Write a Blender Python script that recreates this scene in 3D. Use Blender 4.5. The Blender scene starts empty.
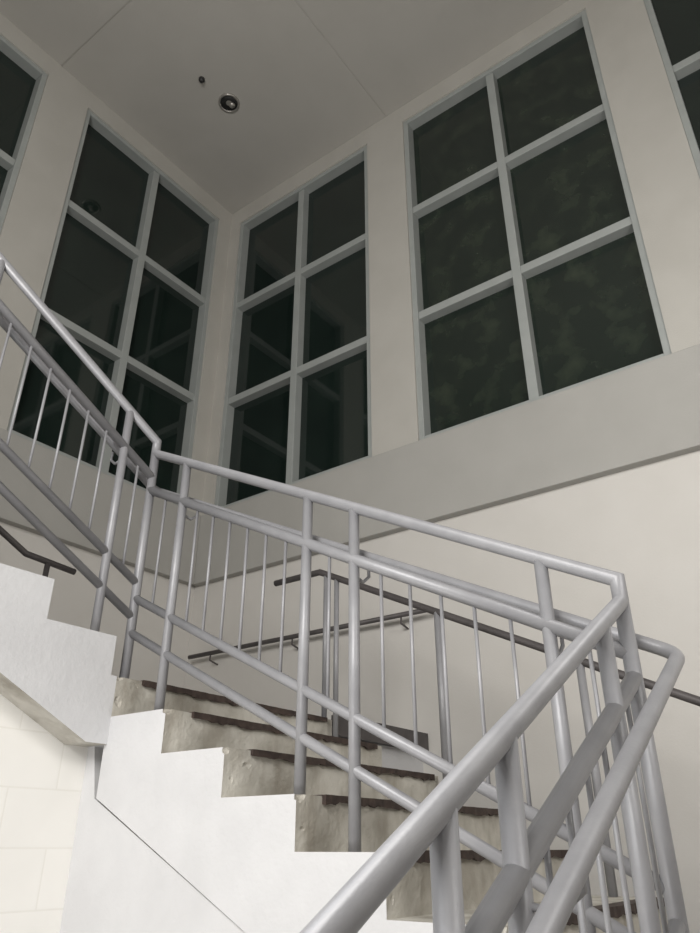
import bpy, bmesh, math
from mathutils import Vector, Matrix
S=bpy.context.scene
COL=S.collection
try: S.view_settings.view_transform='Standard'
except Exception: pass

# ---------------- materials ----------------
def mat(name, c1, c2=None, scale=8, rough=.6, metal=0, bump=0.0, bscale=60, spec=.5, lo=.35, hi=.65):
    m=bpy.data.materials.new(name); m.use_nodes=True
    nt=m.node_tree; b=nt.nodes['Principled BSDF']
    b.inputs['Roughness'].default_value=rough; b.inputs['Metallic'].default_value=metal
    b.inputs['Specular IOR Level'].default_value=spec
    c2=c2 or tuple(x*.93 for x in c1)
    tc=nt.nodes.new('ShaderNodeTexCoord')
    n=nt.nodes.new('ShaderNodeTexNoise'); n.inputs['Scale'].default_value=scale; n.inputs['Detail'].default_value=6
    r=nt.nodes.new('ShaderNodeValToRGB')
    r.color_ramp.elements[0].position=lo; r.color_ramp.elements[1].position=hi
    r.color_ramp.elements[0].color=(*c2,1); r.color_ramp.elements[1].color=(*c1,1)
    nt.links.new(tc.outputs['Object'],n.inputs['Vector']); nt.links.new(n.outputs['Fac'],r.inputs['Fac'])
    nt.links.new(r.outputs['Color'],b.inputs['Base Color'])
    if bump:
        n2=nt.nodes.new('ShaderNodeTexNoise'); n2.inputs['Scale'].default_value=bscale; n2.inputs['Detail'].default_value=4
        bp=nt.nodes.new('ShaderNodeBump'); bp.inputs['Strength'].default_value=bump; bp.inputs['Distance'].default_value=.01
        nt.links.new(tc.outputs['Object'],n2.inputs['Vector']); nt.links.new(n2.outputs['Fac'],bp.inputs['Height'])
        nt.links.new(bp.outputs['Normal'],b.inputs['Normal'])
    return m
M_wall=mat('paint_wall',(.62,.60,.57),(.60,.58,.548),3,.75,bump=.1,bscale=90)
M_pier=mat('paint_pier',(.48,.465,.43),(.455,.44,.405),3,.7,bump=.1,bscale=90)
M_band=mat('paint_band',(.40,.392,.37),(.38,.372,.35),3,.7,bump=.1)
M_ceil=mat('paint_ceiling',(.46,.445,.415),(.44,.425,.395),2,.85,bump=.1)
M_white=mat('paint_stringer',(.60,.60,.61),(.56,.56,.57),5,.6,bump=.2,bscale=40)
M_nose=mat('nosing_strip',(.028,.017,.014),(.06,.04,.032),30,.7)
M_rail=mat('rail_paint',(.315,.315,.33),(.275,.275,.29),12,.42,metal=.15,bump=.05,bscale=150,spec=.5)
M_rail2=mat('rail_paint_dark',(.10,.09,.09),(.075,.068,.068),12,.5,metal=.2)
M_frame=mat('window_frame_paint',(.37,.39,.38),(.34,.36,.35),6,.5,metal=.05)
M_glass=mat('night_glass',(.013,.022,.018),(.008,.014,.012),2.2,.05,spec=.7,lo=.3,hi=.75)
M_glass2=mat('night_glass_foliage',(.034,.046,.031),(.012,.019,.015),5,.08,spec=.6,lo=.48,hi=.80)  # dim outdoor foliage and reflections painted into the pane colour as mottling
M_glass2.node_tree.nodes['Noise Texture'].inputs['Detail'].default_value=12
M_dark=mat('black_plastic',(.02,.02,.02),(.015,.015,.015),10,.5)
M_metal=mat('lamp_metal',(.5,.48,.45),(.45,.43,.4),10,.3,metal=.7)
M_floor=mat('concrete_floor',(.36,.34,.30),(.26,.24,.21),4,.8,bump=.3)
def conc_mat():
    m=mat('stained_concrete',(.56,.54,.49),(.42,.40,.355),6,.8,bump=.4,bscale=45,lo=.38,hi=.6)
    nt=m.node_tree; b=nt.nodes['Principled BSDF']
    src=b.inputs['Base Color'].links[0].from_socket
    tc=nt.nodes.new('ShaderNodeTexCoord'); mp=nt.nodes.new('ShaderNodeMapping')
    mp.inputs['Scale'].default_value=(9,9,4)
    n=nt.nodes.new('ShaderNodeTexNoise'); n.inputs['Scale'].default_value=1.0; n.inputs['Detail'].default_value=6
    r=nt.nodes.new('ShaderNodeValToRGB'); r.color_ramp.elements[0].position=.36; r.color_ramp.elements[1].position=.55
    r.color_ramp.elements[0].color=(.58,.55,.51,1); r.color_ramp.elements[1].color=(1,1,1,1)
    mx=nt.nodes.new('ShaderNodeMixRGB'); mx.blend_type='MULTIPLY'; mx.inputs[0].default_value=.7
    nt.links.new(tc.outputs['Object'],mp.inputs['Vector']); nt.links.new(mp.outputs['Vector'],n.inputs['Vector'])
    nt.links.new(n.outputs['Fac'],r.inputs['Fac']); nt.links.new(src,mx.inputs[1]); nt.links.new(r.outputs['Color'],mx.inputs[2])
    nt.links.new(mx.outputs[0],b.inputs['Base Color'])
    return m
M_conc=conc_mat()
def block_mat():
    m=mat('painted_block',(.84,.825,.79),(.81,.795,.76),4,.55)
    nt=m.node_tree; b=nt.nodes['Principled BSDF']
    src=b.inputs['Base Color'].links[0].from_socket
    tc=nt.nodes.new('ShaderNodeTexCoord'); mp=nt.nodes.new('ShaderNodeMapping'); mp.inputs['Rotation'].default_value=(math.radians(90),0,0)
    br=nt.nodes.new('ShaderNodeTexBrick')
    br.inputs['Scale'].default_value=1; br.inputs['Brick Width'].default_value=.4; br.inputs['Row Height'].default_value=.2
    br.inputs['Mortar Size'].default_value=.005; br.inputs['Mortar Smooth'].default_value=.8
    br.inputs['Color1'].default_value=(1,1,1,1); br.inputs['Color2'].default_value=(.98,.98,.98,1); br.inputs['Mortar'].default_value=(.92,.915,.90,1)
    mx=nt.nodes.new('ShaderNodeMixRGB'); mx.blend_type='MULTIPLY'; mx.inputs[0].default_value=1
    nt.links.new(src,mx.inputs[1]); nt.links.new(br.outputs['Color'],mx.inputs[2]); nt.links.new(mx.outputs[0],b.inputs['Base Color'])
    bp=nt.nodes.new('ShaderNodeBump'); bp.inputs['Strength'].default_value=.4; bp.inputs['Distance'].default_value=.006
    nt.links.new(tc.outputs['Object'],mp.inputs['Vector']); nt.links.new(mp.outputs['Vector'],br.inputs['Vector'])
    nt.links.new(br.outputs['Color'],bp.inputs['Height']); nt.links.new(bp.outputs['Normal'],b.inputs['Normal'])
    return m
M_block=block_mat()

# ---------------- helpers ----------------
def new_obj(name, bm, mats, parent=None, smooth=False):
    bmesh.ops.recalc_face_normals(bm, faces=bm.faces)
    me=bpy.data.meshes.new(name); bm.to_mesh(me); bm.free()
    for m in (mats if isinstance(mats,(list,tuple)) else [mats]): me.materials.append(m)
    if smooth:
        for p in me.polygons: p.use_smooth=len(p.vertices)==4
    o=bpy.data.objects.new(name,me); COL.objects.link(o)
    if parent: o.parent=parent
    return o
def add_box(bm,x0,x1,y0,y1,z0,z1,mi=0):
    vs=[bm.verts.new((x,y,z)) for x in (x0,x1) for y in (y0,y1) for z in (z0,z1)]
    for f in ((0,1,3,2),(4,6,7,5),(0,4,5,1),(2,3,7,6),(0,2,6,4),(1,5,7,3)):
        fc=bm.faces.new([vs[i] for i in f]); fc.material_index=mi
def boxes(name,bl,m,parent=None,bevel=0):
    bm=bmesh.new()
    for b in bl: add_box(bm,*b)
    o=new_obj(name,bm,m,parent)
    if bevel:
        md=o.modifiers.new('bevel','BEVEL'); md.width=bevel; md.segments=2
    return o
def struct(o): o['kind']='structure'; return o
def empty(name,loc=(0,0,0)):
    e=bpy.data.objects.new(name,None); e.location=loc; e.empty_display_size=.1; COL.objects.link(e); return e
def lab(o,label,cat,group=None):
    o['label']=label; o['category']=cat
    if group: o['group']=group
def par(child,p):
    child.parent=p; child.matrix_parent_inverse=Matrix.Translation(-Vector(p.location))
def tube(name,pts,r,m,parent=None,seg=16):
    pts=[Vector(p) for p in pts]; bm=bmesh.new(); rings=[]
    n=len(pts); dirs=[(pts[i+1]-pts[i]).normalized() for i in range(n-1)]
    d0=dirs[0]; up=Vector((0,0,1)) if abs(d0.z)<.9 else Vector((1,0,0))
    a=d0.cross(up).normalized(); b=a.cross(d0).normalized()
    off=[(a*math.cos(2*math.pi*k/seg)+b*math.sin(2*math.pi*k/seg))*r for k in range(seg)]
    rings.append([bm.verts.new(pts[0]+o) for o in off]); cur=[pts[0]+o for o in off]
    for i in range(1,n):
        d=dirs[i-1]
        nrm=d if i==n-1 else (d+dirs[i]).normalized()
        cur=[c+d*((pts[i]-c).dot(nrm)/d.dot(nrm)) for c in cur]
        rings.append([bm.verts.new(c) for c in cur])
    for i in range(n-1):
        for k in range(seg):
            bm.faces.new((rings[i][k],rings[i][(k+1)%seg],rings[i+1][(k+1)%seg],rings[i+1][k]))
    bm.faces.new(rings[0]); bm.faces.new(rings[-1])
    o=new_obj(name,bm,m,None,smooth=True)
    if parent: par(o,parent)
    return o
def elbow(p0,pc,p1,rad=.05,n=5):
    p0,pc,p1=map(Vector,(p0,pc,p1)); a=pc+(p0-pc).normalized()*rad; b=pc+(p1-pc).normalized()*rad
    return [((1-t)**2)*a+2*t*(1-t)*pc+t*t*b for t in [i/n for i in range(n+1)]]
def prism(name,poly,axis,c0,c1,parent=None,mats=(M_white,M_conc)):
    bm=bmesh.new()
    mk=(lambda h,z,c:(c,h,z)) if axis=='x' else (lambda h,z,c:(h,c,z))
    A=[bm.verts.new(mk(h,z,c0)) for h,z in poly]; B=[bm.verts.new(mk(h,z,c1)) for h,z in poly]
    n=len(poly)
    bm.faces.new(A); bm.faces.new(B[::-1])
    for i in range(n):
        f=bm.faces.new((A[i],A[(i+1)%n],B[(i+1)%n],B[i])); f.material_index=1
    o=new_obj(name,bm,list(mats),None)
    if parent: par(o,parent)
    return o
import random
random.seed(4)
def chip(o, spots):
    """carve irregular chipped spots out of a concrete mesh (real geometry)"""
    bm=bmesh.new()
    for (x,y,z,r,sx,sy,sz) in spots:
        res=bmesh.ops.create_icosphere(bm,subdivisions=2,radius=1)
        for v in res['verts']:
            k=r*random.uniform(.72,1.12)
            v.co=Vector((x+v.co.x*k*sx,y+v.co.y*k*sy,z+v.co.z*k*sz))
    me=bpy.data.meshes.new('cut'); bm.to_mesh(me); bm.free(); me.materials.append(M_white); me.materials.append(M_conc)
    for p in me.polygons: p.material_index=1
    c=bpy.data.objects.new('cut',me); COL.objects.link(c)
    md=o.modifiers.new('chips','BOOLEAN'); md.operation='DIFFERENCE'; md.object=c; md.solver='EXACT'; md.use_self=True
    bpy.context.view_layer.update()
    dg=bpy.context.evaluated_depsgraph_get()
    nm=bpy.data.meshes.new_from_object(o.evaluated_get(dg))
    if len(nm.polygons)>len(o.data.polygons):
        o.modifiers.clear(); o.data=nm
    else: o.modifiers.clear()
    bpy.data.objects.remove(c); bpy.data.meshes.remove(me)

# ---------------- dimensions ----------------
XW=4.3; YW=4.95; ZC=6.78; ZF=-3.21; XB=-5.6; YF=-1.95
T=.33; R=.16
WT=6.55; WB=2.80; BB=2.12
XS=1.9; XE=3.35; YS=2.604; YE=4.05; ZL=.63; ZLL=-.49

# ---------------- shell ----------------
struct(boxes('floor',[(XB-.2,XW+.3,YF-.2,YW+.3,ZF-.2,ZF)],M_floor))
g=.006
cx=1.95; cy=2.71
struct(boxes('ceiling',[(XB-.2,cx-g,YF-.2,cy-g,ZC,ZC+.05),(cx+g,XW+.3,YF-.2,cy-g,ZC,ZC+.05),
   (XB-.2,cx-g,cy+g,YW+.3,ZC,ZC+.05),(cx+g,XW+.3,cy+g,YW+.3,ZC,ZC+.05),(XB-.2,XW+.3,YF-.2,YW+.3,ZC+.006,ZC+.2)],M_ceil))
wy=[(2.96,4.80),(.61,2.52),(-1.74,.17)]
wx=[(2.30,4.12),(0.0,1.86),(-2.3,-.44),(-4.6,-2.74)]
ed=[YW+.3]+[v for a,b in wy for v in (b,a)]+[YF-.2]
piers=[(XW,XW+.3,ed[i+1],ed[i],WB,WT) for i in range(0,len(ed),2)]
struct(boxes('wall_right',piers+[(XW,XW+.3,YF-.2,YW+.3,WT,ZC-.001)],M_pier))
struct(boxes('wall_right_lower',[(XW+.04,XW+.3,YF-.2,YW+.3,ZF,BB+.02)],M_wall))
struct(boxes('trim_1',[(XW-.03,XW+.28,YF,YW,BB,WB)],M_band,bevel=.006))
ed=[XW]+[v for a,b in wx for v in (b,a)]+[XB-.2]
piers=[(ed[i+1],ed[i],YW,YW+.3,WB,WT) for i in range(0,len(ed),2)]
struct(boxes('wall_left',piers+[(XB-.2,XW,YW,YW+.3,WT,ZC-.001)],M_pier))
struct(boxes('wall_left_lower',[(XB-.2,XW+.04,YW+.04,YW+.3,ZF,BB+.02)],M_wall))
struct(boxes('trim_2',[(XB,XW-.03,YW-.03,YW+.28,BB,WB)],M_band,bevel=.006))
struct(boxes('wall_back',[(XB-.2,XB,YF-.2,YW,ZF,ZC)],M_wall))
struct(boxes('wall_front',[(XB,XW,YF-.2,YF,ZF,ZC)],M_wall))
def window(name,axis,a,b,gm):
    fo=.05; mu=.038; d1=.15
    mid=(a+b)/2; hs=[WB+(WT-WB)*k/3 for k in range(4)]
    rects=[(a,a+fo,WB,WT),(b-fo,b,WB,WT),(a+fo,b-fo,WB,WB+fo),(a+fo,b-fo,WT-fo,WT),(mid-mu,mid+mu,WB+fo,WT-fo)]
    for h in hs[1:3]: rects+=[(a+fo,mid-mu,h-mu,h+mu),(mid+mu,b-fo,h-mu,h+mu)]
    bl=[]
    for i,(u0,u1,z0,z1) in enumerate(rects):
        dd=.015 if i<4 else .03
        bl.append((XW+dd,XW+d1,u0,u1,z0,z1) if axis=='x' else (u0,u1,YW+dd,YW+d1,z0,z1))
    o=struct(boxes(name,bl,M_frame,bevel=.004))
    gl=(XW+.12,XW+.135,a+.01,b-.01,WB+.01,WT-.01) if axis=='x' else (a+.01,b-.01,YW+.12,YW+.135,WB+.01,WT-.01)
    boxes('glass',[gl],gm,o)
    o['label']='grey metal window with two columns of three dark night panes'
    return o
k=1
for a,b in wx: window('window_%d'%k,'y',a,b,M_glass); k+=1
for i,(a,b) in enumerate(wy): window('window_%d'%k,'x',a,b,M_glass2 if i==1 else M_glass); k+=1

# ---------------- staircase ----------------
st=empty('staircase',(XS,YS,ZL))
lab(st,'concrete staircase with white painted sides and dark tread nosings','staircase')
nB=[(1.284+T*i,-.01+R*i) for i in range(-2,5)]
poly=[(nB[0][0],ZLL)]
for i,(y,z) in enumerate(nB):
    poly.append((y,z))
    if i<len(nB)-1: poly.append((y+T,z))
sof=lambda y:-.219+.485*(y-1.8)
poly+= [(YS+.02,ZL),(YS+.02,sof(YS)),(nB[0][0],sof(nB[0][0]))]
fb=prism('flight',poly,'x',XS,XE,None)
sp=[]
for y,z in nB:
    sp.append((XS+random.uniform(-.005,.02),y-.004,z-random.uniform(0,.02),random.uniform(.018,.03),1.3,1,1))
    for q in range(3):
        sp.append((XS+random.uniform(.04,.14)+q*.35,y-.012,z-random.uniform(.02,.05),random.uniform(.014,.024),random.uniform(1.2,2.6),.7,1))
    sp.append((XS+random.uniform(.0,.05),y-.008,z-random.uniform(.08,.15),random.uniform(.012,.02),1.2,.8,1.6))
try: chip(fb,sp)
except Exception as e: print('chip failed',e); fb.modifiers.clear()
par(fb,st)

def chip_strip(name,axis,p,z,c0,c1,sgn):
    bm=bmesh.new(); n=46; rows=[]
    for k in range(n+1):
        c=c0+(c1-c0)*k/n
        fr=-.014+random.uniform(-.003,.004); bk=.05+random.uniform(-.004,.004); dz=-.022+random.uniform(-.008,.007)
        q=[]
        for h,zz in ((fr,z+.004),(bk,z+.004),(bk,z-.01),(fr,z+dz)):
            q.append(bm.verts.new((c,p+sgn*h,zz) if axis=='x' else (p+sgn*h,c,zz)))
        rows.append(q)
    for k in range(n):
        for j in range(4):
            bm.faces.new((rows[k][j],rows[k][(j+1)%4],rows[k+1][(j+1)%4],rows[k+1][j]))
    bm.faces.new(rows[0]); bm.faces.new(rows[-1])
    o=new_obj(name,bm,M_nose); par(o,st)
for y,z in nB: chip_strip('nosing','x',y,z,XS+.13,XE-.06,1)
nC=[(1.87-T*j,ZL+R+R*j) for j in range(12)]
poly=[(1.90,ZL),(1.87,ZL)]
for i,(x,z) in enumerate(nC):
    poly.append((x,z))
    if i<len(nC)-1: poly.append((x-T,z))
xe=nC[-1][0]; ze=nC[-1][1]
sofc=lambda x:.385+.485*(1.80-x)
poly+=[(xe-.05,ze),(xe-.05,sofc(xe-.05)),(1.80,.365),(1.90,.365)]
prism('flight',poly,'y',YS,YE,st)
for x,z in nC: chip_strip('nosing','y',x,z,YS+.12,YE-.06,-1)
nA=[(XS-T*i,ZLL-R*i) for i in range(17)]
poly=[]
for x,z in nA:
    poly.append((x,z)); poly.append((x,z-R))
poly=[(XS+.1,ZLL)]+poly+[(nA[-1][0],ZF),(nA[-2][0]+.3,ZF),(XS+.1,ZLL-.42)]
pp=[]
for p in poly:
    if not pp or (abs(p[0]-pp[-1][0])+abs(p[1]-pp[-1][1]))>1e-4: pp.append(p)
prism('flight',pp,'y',-.95,.5,st)
for x,z in nA: chip_strip('nosing','y',x,z,-.89,.38,1)
o=boxes('landing',[(1.901,XW+.04,YS+.021,YW+.04,.365,ZL)],M_white); par(o,st)
o=boxes('landing',[(XS+.1,XW+.04,YF,nB[0][0],-.76,ZLL),(XS,XS+.1,.5,nB[0][0],-.76,ZLL)],M_white); par(o,st)
o=boxes('landing',[(XB,xe-.05,YS,YW+.04,ze-.26,ze)],M_white); par(o,st)
o=boxes('landing_edge',[(XE+.02,XW+.03,YS-.03,YS+.02,.55,ZL+.03)],M_rail2); par(o,st)
poly=[(nB[0][0],ZF),(YS+.3,ZF),(YS+.3,.365),(YS+.1,.365),(YS+.05,sof(YS)),(nB[0][0],sof(nB[0][0]))]
struct(prism('wall_under_flight',poly,'x',XS+.014,XS+.2,None,(M_white,M_white)))
poly=[(XS+.014,ZF),(XS+.014,.365),(1.80,.365),(-2,sofc(-2)),(-2,ZF)]
struct(prism('wall_under_landing',poly,'y',YS+.14,YS+.3,None,(M_block,M_block)))

# ---------------- inner guard railing ----------------
PR=.021; XR=1.97; YA=.55; YC=2.65; SL=.511; SA=.527
topB=lambda y:.65+SL*(y-YA)
topA=lambda x:.588-SA*(XR-x)
topC=lambda x:1.79+.51*(XR-x)
def stepB(y):
    z=ZLL
    for yy,zz in nB:
        if y>=yy-.001: z=zz
    return z
def stepC(x):
    z=ZL
    for xx,zz in nC:
        if x<=xx+.001: z=zz
    return z
def stepA(x):
    z=ZLL
    for xx,zz in nA:
        if x<xx: z=zz-R
    return max(z,ZF)
rg=empty('stair_guardrail',(XR,YA,ZLL))
lab(rg,'grey painted pipe guardrail with thin pickets wrapping the inner stair edge','railing')
XA0=-3.2; XC1=-1.6
tube('top_rail',[(XA0,YA,topA(XA0)),(XR,YA,topA(XR)),(XR,YA,topB(YA)),(XR,YC,topB(YC)),(XR,YC,topC(XR)),(XC1,YC,topC(XC1))],PR,M_rail,rg,20)
for of in (-.20,-.735,-.89):
    rr=PR if of>-.5 else PR*.86
    tube('rail',[(XA0,YA,topA(XA0)+of),(XR,YA,topA(XR)+of)],rr,M_rail,rg)
    tube('rail',[(XR,YA,topB(YA)+of),(XR,YC,topB(YC)+of)],rr,M_rail,rg)
    tube('rail',[(XR,YC,topC(XR)+of),(XC1,YC,topC(XC1)+of)],rr,M_rail,rg)
def post(x,y,z0,z1,r=PR):
    tube('post',[(x,y,z0),(x,y,z1)],r,M_rail,rg)
post(XR,YA,ZLL,topA(XR))
post(XR,YC,ZL,topB(YC))
pB=(.76,1.44,1.66,2.40); pA=(1.77,1.17,.955,.2,-.02,-.8,-1.02,-1.8,-2.02,-2.8,-3.02); pC=(1.79,1.03,.81,.05,-.17,-.9,-1.12)
for y in pB: post(XR,y,stepB(y),topB(y),.0195)
for x in pA: post(x,YA,stepA(x)-.1,topA(x),.0205)
for x in pC: post(x,YC,stepC(x),topC(x),.0195)
for x in pA: 
    o=boxes('base_bracket',[(x-.03,x+.03,.50,YA,stepA(x)-.12,stepA(x)-.04)],M_rail,None,.004); par(o,rg)
pk=.0062
def picket(x,y,z0,z1): tube('picket',[(x,y,z0),(x,y,z1)],pk,M_rail,rg,seg=8)
def fill(posts,sp=.105):
    out=[]; ps=sorted(posts)
    for a,b in zip(ps,ps[1:]):
        n=max(1,round((b-a)/sp))
        for k in range(1,n): out.append(a+(b-a)*k/n)
    return out
for y in fill(pB+(YA,YC)): picket(XR,y,topB(y)-.735,topB(y)-.20)
for x in fill(pA+(XR,),.115): picket(x,YA,topA(x)-.735,topA(x)-.20)
for x in fill(pC+(XR,)): picket(x,YC,topC(x)-.735,topC(x)-.20)
HX=XR+.09; HY=YA-.10; HC=YC+.09
hA=lambda x:topA(x)-.165; hB=lambda y:topB(y)-.185; hC=lambda x:topC(x)-.19
p0=(XA0,HY,hA(XA0)); c1=(HX,HY,.45); c2=(HX,HC,hB(HC)); p3=(XC1,HC,hC(XC1))
pts=[p0]+elbow(p0,c1,c2,.05)+elbow(c1,c2,p3,.05)+[p3]
tube('handrail',pts,.019,M_rail,rg)
def hook(px,py,pz,dx,dy):
    tube('bracket',[(px,py,pz-.075),(px+dx*.6,py+dy*.6,pz-.085),(px+dx,py+dy,pz-.055),(px+dx,py+dy,pz-.01)],.006,M_rail,rg,seg=8)
for y in (1.44,2.40,.76): hook(XR,y,hB(y),HX-XR,0)
for x in (1.17,.2,-.8,-1.8,-2.8): hook(x,YA,hA(x),0,HY-YA)
for x in (1.79,.81,-.17): hook(x,YC,hC(x),0,HC-YC)

# ---------------- outer railing of flight B ----------------
ro=empty('outer_handrail',(3.3,YS,ZL))
lab(ro,'dark grey pipe handrail on posts along the outer stair edge','handrail')
XO=3.3; yk=2.67; zk=1.49
zo=lambda y: zk-.485*(yk-y)
tube('rail',[(XO,3.03,zk),(XO,yk,zk),(XO,.30,zo(.30)),(XO,.0,zo(.30))],.019,M_rail2,ro)
for y in (2.62,2.54,1.87,1.15,.5):
    tube('post',[(XO,y,stepB(y)),(XO,y,zo(y))],.019 if y not in(2.62,2.54) else .015,M_rail,ro)
rc=empty('outer_handrail',(1.9,4.0,ZL))
lab(rc,'dark grey pipe handrail on posts beside the upper flight','handrail')
tube('rail',[(2.49,4.0,1.54),(2.15,4.0,1.56),(-1.6,4.0,1.56+.485*3.75)],.019,M_rail2,rc)
for x in (2.3,1.5,.5,-.5): tube('post',[(x,4.0,stepC(x)),(x,4.0,1.54+max(0,.485*(2.15-x)))],.017,M_rail2,rc)
rw=empty('wall_handrail',(4.25,3.7,1.45))
lab(rw,'dark grey horizontal handrail bracketed to the landing wall','handrail')
tube('rail',[(4.25,2.46,1.45),(4.25,4.86,1.45)],.018,M_rail2,rw)
for y in (2.7,3.7,4.6):
    tube('bracket',[(4.25,y,1.45),(4.25,y,1.39),(XW+.04,y,1.37)],.007,M_rail2,rw,seg=8)

# ---------------- ceiling fixtures ----------------
def lathe(name,prof,m,parent,seg=32):
    bm=bmesh.new(); rings=[[bm.verts.new((r*math.cos(2*math.pi*k/seg),r*math.sin(2*math.pi*k/seg),z)) for k in range(seg)] for r,z in prof]
    for i in range(len(rings)-1):
        for k in range(seg): bm.faces.new((rings[i][k],rings[i][(k+1)%seg],rings[i+1][(k+1)%seg],rings[i+1][k]))
    bm.faces.new(rings[0]); bm.faces.new(rings[-1])
    o=new_obj(name,bm,m,None,smooth=True); o.parent=parent; return o
e=empty('recessed_light',(3.21,3.92,ZC)); lab(e,'unlit round recessed downlight with pale trim ring in ceiling','ceiling light')
lathe('trim_ring',[(.088,-.004),(.09,-.014),(.105,-.012),(.110,-.0),(.088,0)],M_metal,e)
lathe('reflector',[(.0875,-.002),(.0875,-.006),(.03,-.004),(.001,-.003)],M_dark,e)
lathe('bulb',[(.001,-.035),(.025,-.03),(.034,-.015),(.02,-.005)],M_metal,e,16).location=(.03,-.015,0)
e=empty('ceiling_sprinkler',(2.86,3.95,ZC)); lab(e,'small dark round sensor on the ceiling','sprinkler')  # sprinkler, modelled as a small dark dome under the ceiling
lathe('sprinkler_body',[(.03,0),(.03,-.02),(.018,-.04),(.002,-.045)],M_dark,e,20)

# ---------------- lights ----------------
def area(name,loc,tgt,size,power,col):
    l=bpy.data.lights.new(name,'AREA'); l.shape='DISK'; l.size=size; l.energy=power; l.color=col
    o=bpy.data.objects.new(name,l); o.location=loc; COL.objects.link(o)
    o.rotation_euler=(Vector(tgt)-Vector(loc)).to_track_quat('-Z','Y').to_euler(); return o
area('lamp_low',(-1.4,1.2,-1.4),(.9,2.75,-.5),1.2,50,(1,.975,.945))
area('lamp_main',(-2.4,.2,2.9),(3.5,3,2.1),2.0,225,(1,.975,.935))
area('lamp_fill',(1.6,-1.4,2.2),(4.3,1.8,1.6),1.2,42,(1,.975,.94))
area('fill_camera_side',(-.5,1.3,1.2),(1.5,.6,0),.8,18,(.97,.99,1))  # added fill from an unseen source, brightens the foreground rails
w=bpy.data.worlds.new('world'); S.world=w; w.use_nodes=True
w.node_tree.nodes['Background'].inputs[0].default_value=(.02,.03,.03,1)

# ---------------- camera ----------------
c=bpy.data.cameras.new('camera'); co=bpy.data.objects.new('camera',c); COL.objects.link(co)
c.sensor_width=36; c.lens=730/933*36; c.clip_start=.02
co.location=(0,0,0); co.rotation_euler=(math.radians(90+27.6),0,math.radians(36.5-90))
S.camera=co
